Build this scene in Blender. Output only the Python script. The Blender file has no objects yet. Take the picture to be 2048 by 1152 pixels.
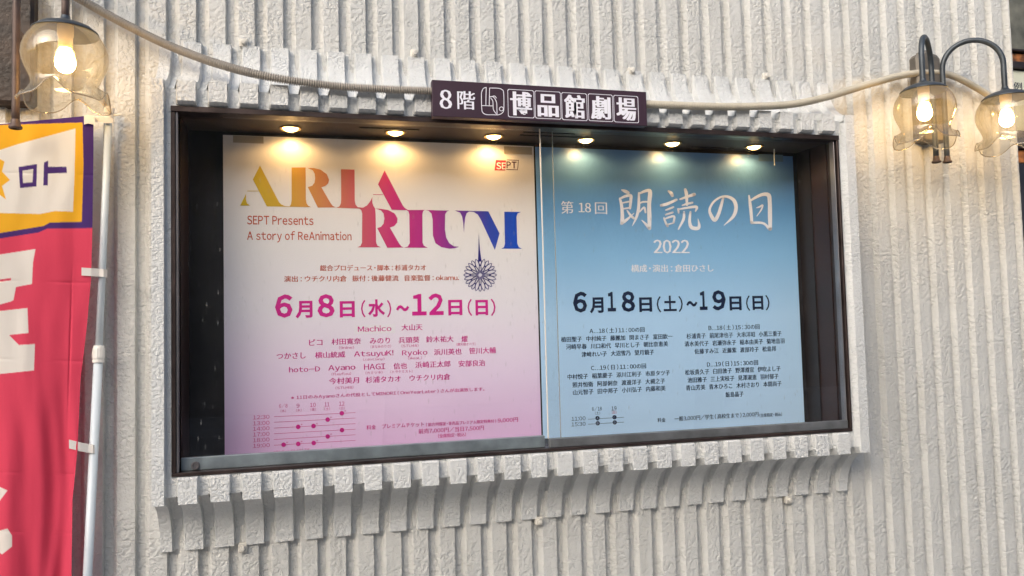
import bpy, math, random
import numpy as np
from mathutils import Matrix, Vector, noise

random.seed(7); rng = np.random.default_rng(7)
scene = bpy.context.scene
COL = scene.collection
rad = math.radians

# ---------------------------------------------------------------- camera
PITCH, ROLL, YAW = rad(93.055), rad(-1.463), rad(-14.846)
CAM = np.array([0.3788, -2.358, 0.4607]); FPX = 1564.0
def _rot():
    cx, sx = math.cos(PITCH), math.sin(PITCH); cz, sz = math.cos(YAW), math.sin(YAW); cy, sy = math.cos(ROLL), math.sin(ROLL)
    Rx = np.array([[1,0,0],[0,cx,-sx],[0,sx,cx]]); Rz = np.array([[cz,-sz,0],[sz,cz,0],[0,0,1]]); Rl = np.array([[cy,-sy,0],[sy,cy,0],[0,0,1]])
    return Rz @ Rx @ Rl
RM = _rot()
cam_data = bpy.data.cameras.new('camera'); cam = bpy.data.objects.new('camera', cam_data); COL.objects.link(cam)
M4 = Matrix([list(RM[0])+[CAM[0]], list(RM[1])+[CAM[1]], list(RM[2])+[CAM[2]], [0,0,0,1]])
cam.matrix_world = M4
cam_data.sensor_width = 36; cam_data.lens = FPX/2048*36; cam_data.clip_start = 0.05; cam_data.clip_end = 500
scene.camera = cam

# ---------------------------------------------------------------- light
world = bpy.data.worlds.new('World'); scene.world = world; world.use_nodes = True
wn = world.node_tree; bg = wn.nodes['Background']
sky = wn.nodes.new('ShaderNodeTexSky'); sky.sky_type = 'NISHITA'; sky.sun_disc = False
SUN_DIR = Vector((-0.58, -0.66, 0.48)).normalized()       # towards the sun
sky.sun_elevation = math.asin(SUN_DIR.z); sky.sun_rotation = math.atan2(SUN_DIR.x, SUN_DIR.y)
sky.air_density = 1.0; sky.dust_density = 4.0; sky.ozone_density = 1.0
wn.links.new(sky.outputs[0], bg.inputs[0]); bg.inputs[1].default_value = 0.15
sd = bpy.data.lights.new('sun', 'SUN'); sd.energy = 1.4; sd.angle = rad(65); sd.color = (1.0, 0.965, 0.90)
so = bpy.data.objects.new('sun', sd); COL.objects.link(so); so.rotation_euler = SUN_DIR.to_track_quat('Z', 'Y').to_euler()
scene.view_settings.view_transform = 'Standard'; scene.view_settings.look = 'None'
scene.view_settings.exposure = 0.74; scene.view_settings.gamma = 1.0
scene.cycles.max_bounces = 8; scene.cycles.transparent_max_bounces = 16

# ---------------------------------------------------------------- picture measurements -> places
def P(px, py, y):
    d = RM @ np.array([(px-1024)/FPX, -(py-576)/FPX, -1.0]); t = (y-CAM[1])/d[1]; X = CAM+t*d
    return float(X[0]), float(X[2])
def proj(x, y, z):
    v = RM.T @ (np.array([x, y, z])-CAM); return 1024+FPX*v[0]/-v[2], 576-FPX*v[1]/-v[2]
def rect(x0, yc, x1, h, Y):
    ax, az = P(x0, yc, Y); py = yc
    for _ in range(6):
        bx, _z = P(x1, py, Y); py = proj(bx, Y, az)[1]
    mx = (ax+bx)/2; q = proj(mx, Y, az)
    return ax, bx, P(q[0], q[1]+h/2, Y)[1], P(q[0], q[1]-h/2, Y)[1]

# ---------------------------------------------------------------- object helpers
def tag(o, label=None, cat=None, group=None, kind=None):
    if label: o['label'] = label
    if cat: o['category'] = cat
    if group: o['group'] = group
    if kind: o['kind'] = kind
    return o
def empty(name, loc, label=None, cat=None, group=None):
    o = bpy.data.objects.new(name, None); COL.objects.link(o); o.location = loc; o.empty_display_size = .05
    return tag(o, label, cat, group)
def mesh_obj(name, verts, faces, mat, parent=None, smooth=False, mats=None, fm=None):
    me = bpy.data.meshes.new(name); me.from_pydata([tuple(map(float, v)) for v in verts], [], [tuple(int(i) for i in f) for f in faces])
    if mats:
        for m in mats: me.materials.append(m)
        if fm is not None: me.polygons.foreach_set('material_index', fm)
    elif mat: me.materials.append(mat)
    if smooth: me.polygons.foreach_set('use_smooth', [True]*len(me.polygons))
    me.update()
    o = bpy.data.objects.new(name, me); COL.objects.link(o)
    if parent is not None:
        off = Vector((0, 0, 0)); q = parent
        while q is not None: off += q.location; q = q.parent
        o.parent = parent
        me.transform(Matrix.Translation(-off))
    return o
class MB:
    def __init__(s): s.v = []; s.f = []; s.m = []
    def add(s, v, f, m=0):
        n = len(s.v); s.v += [tuple(map(float, q)) for q in v]; s.f += [tuple(i+n for i in q) for q in f]; s.m += [m]*len(f)
    def box(s, x0, x1, y0, y1, z0, z1, b=0.0, m=0):
        if b <= 0:
            s.add([(x0,y0,z0),(x1,y0,z0),(x1,y1,z0),(x0,y1,z0),(x0,y0,z1),(x1,y0,z1),(x1,y1,z1),(x0,y1,z1)],
                  [(0,3,2,1),(4,5,6,7),(0,1,5,4),(1,2,6,5),(2,3,7,6),(3,0,4,7)], m); return
        v = []; 
        for (z, i) in ((z0,b),(z0+b,0),(z1-b,0),(z1,b)):
            X0,X1,Y0,Y1 = x0+i,x1-i,y0+i,y1-i; c = b if i == 0 else b*.4
            v += [(X0+c,Y0,z),(X1-c,Y0,z),(X1,Y0+c,z),(X1,Y1-c,z),(X1-c,Y1,z),(X0+c,Y1,z),(X0,Y1-c,z),(X0,Y0+c,z)]
        f = [tuple(range(7,-1,-1)), tuple(range(24,32))]
        for r in range(3):
            for i in range(8):
                j = (i+1) % 8; f.append((r*8+i, r*8+j, r*8+8+j, r*8+8+i))
        s.add(v, f, m)
    def loft(s, rings, closed=True, caps=True, m=0, wrap=False):
        n = len(rings[0]); v = [p for r in rings for p in r]; f = []
        R = len(rings)
        for i in range(R if wrap else R-1):
            a = i*n; b = ((i+1) % R)*n
            for j in range(n if closed else n-1):
                k = (j+1) % n; f.append((a+j, a+k, b+k, b+j))
        if caps and not wrap: f += [tuple(range(n-1,-1,-1)), tuple(range((R-1)*n, R*n))]
        s.add(v, f, m)
    def tube(s, pts, r, seg=10, m=0, caps=True):
        pts = [np.array(p, float) for p in pts]; N = len(pts); rings = []
        t0 = pts[1]-pts[0]; t0 /= np.linalg.norm(t0)
        u = np.cross(t0, [0,0,1.]) if abs(t0[2]) < .9 else np.cross(t0, [1.,0,0]); u /= np.linalg.norm(u)
        for i, p in enumerate(pts):
            t = pts[min(i+1,N-1)]-pts[max(i-1,0)]; t /= np.linalg.norm(t)
            u = u-t*np.dot(u,t); u /= np.linalg.norm(u); w = np.cross(t,u)
            rr = r[i] if hasattr(r,'__len__') else r
            rings.append([p+rr*(math.cos(a)*u+math.sin(a)*w) for a in np.arange(seg)*2*math.pi/seg])
        s.loft(rings, True, caps, m)
    def lathe(s, prof, c, seg=32, m=0, fn=None):
        rings = []
        for (r, z) in prof:
            ring = []
            for k in range(seg):
                a = 2*math.pi*k/seg; rr, zz = (fn(r,z,a) if fn else (r,z))
                ring.append((c[0]+rr*math.cos(a), c[1]+rr*math.sin(a), c[2]+zz))
            rings.append(ring)
        s.loft(rings, True, False, m)
    def obj(s, name, mat, parent=None, smooth=False, mats=None):
        return mesh_obj(name, s.v, s.f, mat, parent, smooth, mats, s.m if mats else None)
def autosmooth(o, deg=40):
    me = o.data; me.polygons.foreach_set('use_smooth', [True]*len(me.polygons))
    try: me.set_sharp_from_angle(angle=rad(deg))
    except Exception: pass
    return o

# ---------------------------------------------------------------- materials
def nm(name):
    m = bpy.data.materials.new(name); m.use_nodes = True; nt = m.node_tree; return m, nt, nt.nodes['Principled BSDF'], nt.nodes, nt.links
def plain(name, col, rough=.6, metal=0., spec=.5, bump=0., bscale=200., vary=0., vscale=6., coat=0.):
    m, nt, b, N, L = nm(name)
    b.inputs['Base Color'].default_value = (*col, 1); b.inputs['Roughness'].default_value = rough; b.inputs['Metallic'].default_value = metal
    b.inputs['Specular IOR Level'].default_value = spec; b.inputs['Coat Weight'].default_value = coat
    g = N.new('ShaderNodeNewGeometry')
    if vary:
        n = N.new('ShaderNodeTexNoise'); n.inputs['Scale'].default_value = vscale; n.inputs['Detail'].default_value = 6; L.new(g.outputs['Position'], n.inputs['Vector'])
        r = N.new('ShaderNodeValToRGB'); r.color_ramp.elements[0].position = .3; r.color_ramp.elements[1].position = .7
        r.color_ramp.elements[0].color = (*[c*(1-vary) for c in col], 1); r.color_ramp.elements[1].color = (*[min(1, c*(1+vary)) for c in col], 1)
        L.new(n.outputs[0], r.inputs[0]); L.new(r.outputs[0], b.inputs['Base Color'])
        mr = N.new('ShaderNodeMapRange'); mr.inputs[3].default_value = max(.05, rough-.12); mr.inputs[4].default_value = min(1, rough+.12)
        L.new(n.outputs[0], mr.inputs[0]); L.new(mr.outputs[0], b.inputs['Roughness'])
    if bump:
        n2 = N.new('ShaderNodeTexNoise'); n2.inputs['Scale'].default_value = bscale; n2.inputs['Detail'].default_value = 4; L.new(g.outputs['Position'], n2.inputs['Vector'])
        bp = N.new('ShaderNodeBump'); bp.inputs['Strength'].default_value = bump; bp.inputs['Distance'].default_value = .002
        L.new(n2.outputs[0], bp.inputs['Height']); L.new(bp.outputs[0], b.inputs['Normal'])
    return m
def stucco(name, col, strength=1.0, dist=.004, scale=62., dirt=.5):
    m, nt, b, N, L = nm(name)
    g = N.new('ShaderNodeNewGeometry'); b.inputs['Roughness'].default_value = .55; b.inputs['Specular IOR Level'].default_value = .35
    # knocked-down stucco: lumpy ridges with flattened tops
    n1 = N.new('ShaderNodeTexNoise'); n1.inputs['Scale'].default_value = scale; n1.inputs['Detail'].default_value = 3.5; n1.inputs['Roughness'].default_value = .55; n1.inputs['Distortion'].default_value = .35
    L.new(g.outputs['Position'], n1.inputs['Vector'])
    r1 = N.new('ShaderNodeMapRange'); r1.interpolation_type = 'SMOOTHSTEP'; r1.inputs[1].default_value = .36; r1.inputs[2].default_value = .6; L.new(n1.outputs[0], r1.inputs[0])
    n2 = N.new('ShaderNodeTexNoise'); n2.inputs['Scale'].default_value = scale*3.2; n2.inputs['Detail'].default_value = 3; L.new(g.outputs['Position'], n2.inputs['Vector'])
    n4 = N.new('ShaderNodeTexNoise'); n4.inputs['Scale'].default_value = 9; n4.inputs['Detail'].default_value = 2; L.new(g.outputs['Position'], n4.inputs['Vector'])
    msk = N.new('ShaderNodeMapRange'); msk.inputs[1].default_value = .35; msk.inputs[2].default_value = .55; msk.inputs[3].default_value = .45; msk.inputs[4].default_value = 1; L.new(n4.outputs[0], msk.inputs[0])
    mm = N.new('ShaderNodeMath'); mm.operation = 'MULTIPLY'; L.new(r1.outputs[0], mm.inputs[0]); L.new(msk.outputs[0], mm.inputs[1])
    ad = N.new('ShaderNodeMath'); ad.operation = 'MULTIPLY_ADD'; ad.inputs[1].default_value = .22; L.new(n2.outputs[0], ad.inputs[0]); L.new(mm.outputs[0], ad.inputs[2])
    bp = N.new('ShaderNodeBump'); bp.inputs['Strength'].default_value = strength; bp.inputs['Distance'].default_value = dist
    L.new(ad.outputs[0], bp.inputs['Height']); L.new(bp.outputs[0], b.inputs['Normal'])
    # paint tone with weathering stains running down
    sp = N.new('ShaderNodeVectorMath'); sp.operation = 'MULTIPLY'; sp.inputs[1].default_value = (14, 14, 1.6); L.new(g.outputs['Position'], sp.inputs[0])
    n3 = N.new('ShaderNodeTexNoise'); n3.inputs['Scale'].default_value = 1; n3.inputs['Detail'].default_value = 7; n3.inputs['Roughness'].default_value = .7; L.new(sp.outputs[0], n3.inputs['Vector'])
    r3 = N.new('ShaderNodeMapRange'); r3.inputs[1].default_value = .46; r3.inputs[2].default_value = .82; r3.inputs[3].default_value = 0; r3.inputs[4].default_value = dirt; L.new(n3.outputs[0], r3.inputs[0])
    n5 = N.new('ShaderNodeTexNoise'); n5.inputs['Scale'].default_value = 260; n5.inputs['Detail'].default_value = 2; L.new(g.outputs['Position'], n5.inputs['Vector'])
    r5 = N.new('ShaderNodeMapRange'); r5.inputs[1].default_value = .66; r5.inputs[2].default_value = .8; r5.inputs[3].default_value = 0; r5.inputs[4].default_value = .35; L.new(n5.outputs[0], r5.inputs[0])
    mx = N.new('ShaderNodeMix'); mx.data_type = 'RGBA'; L.new(r3.outputs[0], mx.inputs[0])
    mx.inputs[6].default_value = (*col, 1); mx.inputs[7].default_value = (col[0]*.62, col[1]*.60, col[2]*.54, 1)
    mx2 = N.new('ShaderNodeMix'); mx2.data_type = 'RGBA'; L.new(r5.outputs[0], mx2.inputs[0]); L.new(mx.outputs[2], mx2.inputs[6]); mx2.inputs[7].default_value = (.22, .2, .17, 1)
    L.new(mx2.outputs[2], b.inputs['Base Color'])
    return m
def emis(name, col, s):
    m = bpy.data.materials.new(name); m.use_nodes = True; nt = m.node_tree; nt.nodes.clear()
    e = nt.nodes.new('ShaderNodeEmission'); e.inputs[0].default_value = (*col, 1); e.inputs[1].default_value = s
    o = nt.nodes.new('ShaderNodeOutputMaterial'); nt.links.new(e.outputs[0], o.inputs[0]); return m
def glass(name, tint, ior=1.45, rough=0., glint_dust=0., glint_dustcol=(.92,.94,.96), base=0.0, haze=0.0):
    m = bpy.data.materials.new(name); m.use_nodes = True; nt = m.node_tree; nt.nodes.clear(); N = nt.nodes; L = nt.links
    tr = N.new('ShaderNodeBsdfTransparent'); tr.inputs[0].default_value = (*tint, 1)
    if haze:
        lw = N.new('ShaderNodeLayerWeight'); lw.inputs[0].default_value = .35; cm = N.new('ShaderNodeMix'); cm.data_type = 'RGBA'; L.new(lw.outputs['Facing'], cm.inputs[0])
        cm.inputs[6].default_value = (*tint, 1); cm.inputs[7].default_value = (tint[0]*.80, tint[1]*.78, tint[2]*.72, 1); L.new(cm.outputs[2], tr.inputs[0])
    gl = N.new('ShaderNodeBsdfGlossy'); gl.inputs['Roughness'].default_value = rough
    fr = N.new('ShaderNodeFresnel'); gb = N.new('ShaderNodeNewGeometry'); mi = N.new('ShaderNodeMix'); mi.data_type = 'FLOAT'; L.new(gb.outputs['Backfacing'], mi.inputs[0]); mi.inputs[2].default_value = ior; mi.inputs[3].default_value = 1/ior; L.new(mi.outputs[0], fr.inputs[0])
    mx = N.new('ShaderNodeMixShader'); L.new(tr.outputs[0], mx.inputs[1]); L.new(gl.outputs[0], mx.inputs[2])
    if base:
        a = N.new('ShaderNodeMath'); a.operation = 'ADD'; a.use_clamp = True; a.inputs[1].default_value = base; L.new(fr.outputs[0], a.inputs[0]); L.new(a.outputs[0], mx.inputs[0])
    else: L.new(fr.outputs[0], mx.inputs[0])
    out = N.new('ShaderNodeOutputMaterial'); last = mx
    if glint_dust:  # pale flecks painted into the pane: mirrored leaf and sky glints, plus smears
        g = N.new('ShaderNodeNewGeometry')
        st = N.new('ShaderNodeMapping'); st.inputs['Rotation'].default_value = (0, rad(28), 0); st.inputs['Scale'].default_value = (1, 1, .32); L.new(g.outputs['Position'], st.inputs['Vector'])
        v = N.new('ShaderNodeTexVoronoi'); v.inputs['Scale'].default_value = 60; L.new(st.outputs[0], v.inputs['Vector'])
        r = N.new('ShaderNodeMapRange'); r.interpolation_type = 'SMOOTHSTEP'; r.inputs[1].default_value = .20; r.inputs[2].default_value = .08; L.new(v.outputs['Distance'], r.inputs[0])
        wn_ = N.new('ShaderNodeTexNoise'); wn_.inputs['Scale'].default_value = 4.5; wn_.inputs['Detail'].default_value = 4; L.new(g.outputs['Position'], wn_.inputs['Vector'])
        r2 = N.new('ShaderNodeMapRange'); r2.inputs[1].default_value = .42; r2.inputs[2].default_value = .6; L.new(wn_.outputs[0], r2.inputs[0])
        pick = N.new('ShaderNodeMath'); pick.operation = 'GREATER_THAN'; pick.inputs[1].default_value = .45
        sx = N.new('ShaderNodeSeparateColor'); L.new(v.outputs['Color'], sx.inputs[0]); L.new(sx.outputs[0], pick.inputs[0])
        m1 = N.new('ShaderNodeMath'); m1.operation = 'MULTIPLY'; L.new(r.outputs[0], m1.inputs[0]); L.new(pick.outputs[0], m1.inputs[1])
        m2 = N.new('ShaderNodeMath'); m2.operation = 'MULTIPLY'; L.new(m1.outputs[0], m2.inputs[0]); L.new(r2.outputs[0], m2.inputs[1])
        m3 = N.new('ShaderNodeMath'); m3.operation = 'MULTIPLY_ADD'; m3.inputs[1].default_value = glint_dust; L.new(m2.outputs[0], m3.inputs[0])
        m4 = N.new('ShaderNodeMath'); m4.operation = 'MULTIPLY'; m4.inputs[1].default_value = glint_dust*.025; L.new(r2.outputs[0], m4.inputs[0]); L.new(m4.outputs[0], m3.inputs[2])
        df = N.new('ShaderNodeBsdfDiffuse'); df.inputs[0].default_value = (*glint_dustcol, 1)
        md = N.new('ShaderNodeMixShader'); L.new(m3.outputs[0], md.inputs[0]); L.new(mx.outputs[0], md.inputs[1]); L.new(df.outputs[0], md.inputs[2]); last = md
    if haze:
        hd = N.new('ShaderNodeBsdfTranslucent'); hd.inputs[0].default_value = (.95,.86,.66,1); hf = N.new('ShaderNodeBsdfDiffuse'); hf.inputs[0].default_value = (.85,.82,.74,1)
        ha = N.new('ShaderNodeMixShader'); ha.inputs[0].default_value = .5; L.new(hd.outputs[0], ha.inputs[1]); L.new(hf.outputs[0], ha.inputs[2])
        hm = N.new('ShaderNodeMixShader'); hm.inputs[0].default_value = haze; L.new(last.outputs[0], hm.inputs[1]); L.new(ha.outputs[0], hm.inputs[2]); last = hm
    L.new(last.outputs[0], out.inputs[0]); return m
def gradient(name, axis, a, b, stops, rough=.5, spec=.3, extra=None, coat=0.):
    """printed colour varying along world x or z between a and b"""
    m, nt, bs, N, L = nm(name); g = N.new('ShaderNodeNewGeometry'); s = N.new('ShaderNodeSeparateXYZ'); L.new(g.outputs['Position'], s.inputs[0])
    src = s.outputs['X' if axis == 'x' else 'Z']
    if extra:
        ma = N.new('ShaderNodeMath'); ma.operation = 'MULTIPLY_ADD'; ma.inputs[1].default_value = extra; L.new(s.outputs['Z'], ma.inputs[0]); L.new(s.outputs['X'], ma.inputs[2]); src = ma.outputs[0]
    mr = N.new('ShaderNodeMapRange'); mr.inputs[1].default_value = a; mr.inputs[2].default_value = b; L.new(src, mr.inputs[0])
    r = N.new('ShaderNodeValToRGB'); L.new(mr.outputs[0], r.inputs[0]); e = r.color_ramp.elements
    while len(e) < len(stops): e.new(.5)
    for i, (p, c) in enumerate(stops): e[i].position = p; e[i].color = (*c, 1)
    n = N.new('ShaderNodeTexNoise'); n.inputs['Scale'].default_value = 2.2; n.inputs['Detail'].default_value = 3; L.new(g.outputs['Position'], n.inputs['Vector'])
    bp = N.new('ShaderNodeBump'); bp.inputs['Strength'].default_value = .5; bp.inputs['Distance'].default_value = .025; L.new(n.outputs[0], bp.inputs['Height']); L.new(bp.outputs[0], bs.inputs['Normal'])
    L.new(r.outputs[0], bs.inputs['Base Color']); bs.inputs['Roughness'].default_value = rough; bs.inputs['Specular IOR Level'].default_value = spec
    bs.inputs['Coat Weight'].default_value = coat; bs.inputs['Coat Roughness'].default_value = .28
    return m
def srgb(r, g, b):
    f = lambda c: (c/255/12.92) if c/255 <= .04045 else ((c/255+.055)/1.055)**2.4
    return (f(r), f(g), f(b))

M = {}
M['wall'] = stucco('wall_paint', (.575,.585,.575), .68, .0042, 84, .42)
M['surround'] = stucco('surround_paint', (.63,.65,.655), .68, .0036, 104, .28)
M['bronze'] = plain('bronze_frame', (.055,.04,.038), .38, .6, vary=.35, vscale=14, bump=.15)
M['bronze_light'] = plain('bronze_bead', (.22,.21,.22), .35, .7, vary=.2)
M['rail'] = plain('brushed_rail', (.27,.32,.35), .42, .6, vary=.22, vscale=18, bump=.2, bscale=90)
M['rail_r'] = plain('brushed_rail_grey', (.21,.22,.23), .42, .6, vary=.22, vscale=18, bump=.2, bscale=90)
M['edge'] = plain('rail_edge', (.6,.62,.66), .3, .6)
M['case_dark'] = plain('case_lining', (.014,.010,.010), .55, vary=.4, vscale=5)
M['case_side'] = plain('case_side_lining', (.024,.010,.007), .42, vary=.35, vscale=4)
M['case_ceiling'] = plain('case_ceiling', (.060,.038,.028), .6, 0., vary=.35, vscale=9)
M['lampmetal'] = plain('lamp_metal', (.060,.072,.085), .42, .5, vary=.25, vscale=20, bump=.2)
M['lampmetal_brown'] = plain('lamp_metal_brown', (.085,.058,.05), .5, .3, vary=.3, vscale=20, bump=.3)
M['plate'] = plain('backplate_metal', (.15,.135,.115), .5, .3, vary=.3, vscale=15, bump=.2)
M['plate_dark'] = plain('backplate_bronze', (.034,.024,.019), .5, .2, vary=.6, vscale=18, bump=1., bscale=70)
M['conduit'] = plain('conduit_plastic', (.33,.30,.26), .55, vary=.18, vscale=8)
M['socket'] = plain('socket_ceramic', (.72,.62,.46), .45)
M['bulb'] = emis('bulb_glow', (1.0,.60,.20), 44)
M['down'] = emis('downlight_glow', (1.0,.60,.20), 16)
M['ring'] = plain('downlight_ring', (.55,.38,.18), .25, .9)
M['shade'] = glass('shade_glass', (.98,.965,.925), 1.52, 0.02, base=.015, haze=.024)
M['shade_rim'] = glass('shade_rim_glass', (.80,.72,.55), 1.6, 0.03, base=.22, haze=.12)
M['pane'] = glass('pane_glass', (.98,.988,.988), 1.45, 0.0, glint_dust=.09)
M['paneedge'] = plain('pane_edge', (.70,.68,.62), .2, 0., .8)
M['signboard'] = plain('signboard_print', srgb(56,36,50), .45, vary=.12, vscale=3)
M['signwhite'] = plain('sign_lettering', (.80,.80,.88), .5)
M['galv'] = plain('painted_bolt', (.60,.585,.54), .55, bump=.5, bscale=120, vary=.2, vscale=40)
M['cord'] = plain('dark_cord', (.02,.02,.02), .6)

# ---------------------------------------------------------------- ground and the street behind the viewer
g = MB(); g.add([(-120,-120,-1.1),(120,-120,-1.1),(120,40,-1.1),(-120,40,-1.1)], [(0,1,2,3)])
tag(g.obj('ground', plain('paving', (.34,.33,.31), .8, vary=.25, vscale=1.5, bump=.4, bscale=30)), kind='structure')

# ---------------------------------------------------------------- ribbed wall
PITCHX = .085; WY = .140; WG = .158; OW = -.0155
WX1 = 3.172; WZ0, WZ1 = -1.1, 3.6
wall = empty('ribbed_wall', (0, WG, -1.1), 'off-white stuccoed concrete wall moulded in vertical ribs behind the display case', 'wall')
b = MB(); HX0, HX1, HZ0, HZ1 = .0, 2.25, .05, 1.15
for (x0,x1,z0,z1) in ((-3.0,WX1,WZ0,HZ0),(-3.0,HX0,HZ0,HZ1),(HX1,WX1,HZ0,HZ1),(-3.0,WX1,HZ1,WZ1)):
    b.add([(x0,WG,z0),(x1,WG,z0),(x1,WG,z1),(x0,WG,z1)], [(0,1,2,3)])
b.box(-3.0, WX1-.001, WG+.30, WG+.34, WZ0, WZ1)                       # back of the wall
b.add([(WX1,WG,WZ0),(WX1,WG+.34,WZ0),(WX1,WG+.34,WZ1),(WX1,WG,WZ1)], [(0,1,2,3)])   # end face
b.obj('wall_panel', M['wall'], wall)
def jit(x, z, seed, a):
    v = noise.noise(Vector((x*55+seed, z*55, seed*.37)))+.6*noise.noise(Vector((x*120, z*120+seed, 3.1)))
    return a*v
def rib_strip(xl0, xl1, xr1, xr0, path, seed, amp=.0009):
    """path: list of (outer (y,z), inner (y,z)); returns lofted rib"""
    mb = MB(); rings = []
    for (O, I) in path:
        w = xr1-xl1; z = O[1]; s = O[0]
        def p(x, q, a=1.):
            e = jit(x+s*3, z, seed, amp*a); e2 = jit(x-4+s*3, z, seed+9, amp*a)
            n = np.array(q)-np.array(I); l = np.linalg.norm(n)+1e-6; n = n/l
            return (x+e2*.8, q[0]+n[0]*e, q[1]+n[1]*e)
        mid = ((O[0]*.5+I[0]*.5), (O[1]*.5+I[1]*.5))
        rings.append([(xl0, I[0], I[1]), p((xl0+xl1)/2, mid, .5), p(xl1, O), p(xl1+.3*w, O), p(xl1+.7*w, O), p(xr1, O), p((xr0+xr1)/2, mid, .6), (xr0, I[0], I[1])])
    mb.loft(rings, True, True)
    # orient: faces computed for either direction of travel
    return mb
def wall_rib(k, z0, z1):
    xr = k*PITCHX+OW; zs = []
    z = z0
    while z < min(z1, 1.85): zs.append(z); z += .011
    zs.append(min(z1, 1.86)); 
    if z1 > 1.9: zs += [2.4, z1]
    path = [((WY, z), (WG+.003, z)) for z in zs]
    x1 = min(xr, WX1); 
    mb = rib_strip(xr-.066, xr-.050, x1-.0035 if x1 == xr else x1-.001, x1, path, k*7.3)
    autosmooth(mb.obj('rib', M['wall'], wall), 35)
for k in range(-34, 39):
    if k*PITCHX+OW-.06 > WX1: break
    xr = k*PITCHX+OW
    if xr > 0 and xr-.066 < 2.27:
        wall_rib(k, WZ0, -.10); wall_rib(k, 1.27, WZ1)
    elif xr < -.95 or True:
        wall_rib(k, WZ0, WZ1)

# ---------------------------------------------------------------- concrete surround of the display window
ZT = 1.197; A_, B_ = .13, .157
sur = empty('window_surround', (1.13, WG, -.157), 'pale painted concrete surround with toothed ribs and curved coves framing the poster window', 'surround')
def cove(rad_add, n=26, t0=1.5):
    return [((A_+rad_add)*math.sin(rad(t)), -B_+(B_+rad_add)*math.cos(rad(t))) for t in np.linspace(t0, 90, n)]
GI = .020
gy = .022; tg = math.degrees(math.asin(gy/(A_+GI)))
prof = [(gy, .074)]+[((A_+GI)*math.sin(rad(t)), -B_+(B_+GI)*math.cos(rad(t))) for t in np.linspace(tg, 90, 24)]+[(WG+.001, -B_), (WG+.001, .074)]
XL, XR = -.033, 2.283
def extrude_x(mb, pr, x0, x1, flip=False):
    a = [(x0, y, z) for (y, z) in pr]; c = [(x1, y, z) for (y, z) in pr]; mb.loft([a, c], True, True)
b = MB()
extrude_x(b, prof, XL, XR); extrude_x(b, [(y, ZT-z if z < .07 else ZT-.072) for (y, z) in prof], XL, XR)
b.box(XL, .0125, gy, WG+.001, .0742, ZT-.0722); b.box(2.2335, XR, gy, WG+.001, .0742, ZT-.0722)
sb = b.obj('body', M['surround'], sur); autosmooth(sb, 30)
def front_path(z_hi, z_lo, n):
    return [((0., z), (gy+.003, max(z, .0195))) for z in np.linspace(z_hi, z_lo, n)]
Oc = cove(0.); Ic = cove(GI+.003)
bot_path = [((.006, .0725), (gy+.003, .0725)), ((0, .069), (gy+.003, .069))]+front_path(.062, .0004, 8)+list(zip(Oc, Ic))
top_cove = [((o[0], ZT-o[1]), (i[0], ZT-i[1])) for o, i in zip(Oc, Ic)]
top_path = [((.014, ZT-.067), (gy+.003, ZT-.067)), ((0, ZT-.060), (gy+.003, ZT-.066))]+[((0., z), (gy+.003, min(z, ZT-.0195))) for z in np.linspace(ZT-.053, ZT-.0004, 8)]+top_cove
for k in range(1, 27):
    xr = k*PITCHX
    for nm_, pth, sd_ in (('bottom', bot_path, k*3.7), ('top', top_path, k*5.1+50)):
        o = rib_strip(xr-.0595, xr-.0525, xr-.003, xr, pth, sd_, .0004).obj('rib', M['surround'], sur); autosmooth(o, 35)
full = list(reversed(list(zip(Oc, Ic))))+[((0., z), (gy+.003, min(max(z, .0195), ZT-.0195))) for z in np.linspace(.0004, ZT-.0004, 90)]+top_cove
for (a0, a1, a2, a3, s_) in ((-.036, -.035, -.003, 0., 1.), (2.2405, 2.250, 2.2855, 2.2865, 2.)):
    o = rib_strip(a0, a1, a2, a3, full, s_, .0004).obj('side_rib', M['surround'], sur); autosmooth(o, 35)
# fixing brackets with bolts between the coves and the wall
for (px, py, up) in ((485,1097,0),(1080,1043,0),(1580,1000,0),(487,84,1),(830,106,1),(1265,141,1),(1535,152,1)):
    x, z = P(px, py, .125); m = MB()
    m.box(x-.013, x+.013, .128, WG, z-.014, z+.014, .003)
    br = m.obj('fixing_bracket', M['galv'], sur)
    m = MB(); m.lathe([(0,0),(.0085,0),(.0085,.008),(.006,.011),(0,.011)], (0,0,0), 6)
    m.v = [(x+a, .128-c, z+b2) for (a, b2, c) in m.v]; m.obj('bolt', M['galv'], br)

# ---------------------------------------------------------------- display case
case = empty('display_case', (1.13, .12, .073), 'bronze-framed glazed display case with two sliding panes and dark lining', 'display case')
FX0, FX1, FZ0, FZ1 = .0135, 2.2325, .0745, 1.1248
m = MB(); m.box(FX0, FX1, .013, .075, 1.1085, FZ1, .0015); m.obj('frame_rail', M['bronze'], case)
m = MB(); m.box(FX0, FX1, .016, .075, FZ0, .0845, .0015); m.obj('frame_rail', M['bronze'], case)
m = MB(); m.box(FX0, .0255, .016, .075, .0847, 1.1083, .0015); o = m.obj('frame_jamb', M['bronze'], case)
m = MB(); m.box(.0257, .032, .02, .04, .0847, 1.1083, .001); m.obj('bead', M['bronze_light'], o)
m = MB(); m.box(2.2235, FX1, .016, .075, .0847, 1.1083, .0015); o = m.obj('frame_jamb', M['bronze'], case)
m = MB(); m.box(2.2155, 2.2185, .024, .05, .0847, 1.1083, .001); m.obj('bead', M['bronze_light'], o)
CY = .243
m = MB(); m.box(.010, 2.240, CY, CY+.02, .06, 1.135); m.obj('back_panel', M['case_dark'], case)
m = MB(); m.box(.010, .030, .0755, CY-.0005, .0652, 1.1245); m.obj('side_panel', M['case_side'], case)
m = MB(); m.box(2.2195, 2.240, .0755, CY-.0005, .0652, 1.1245); o = m.obj('side_panel', M['case_side'], case)
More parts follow.
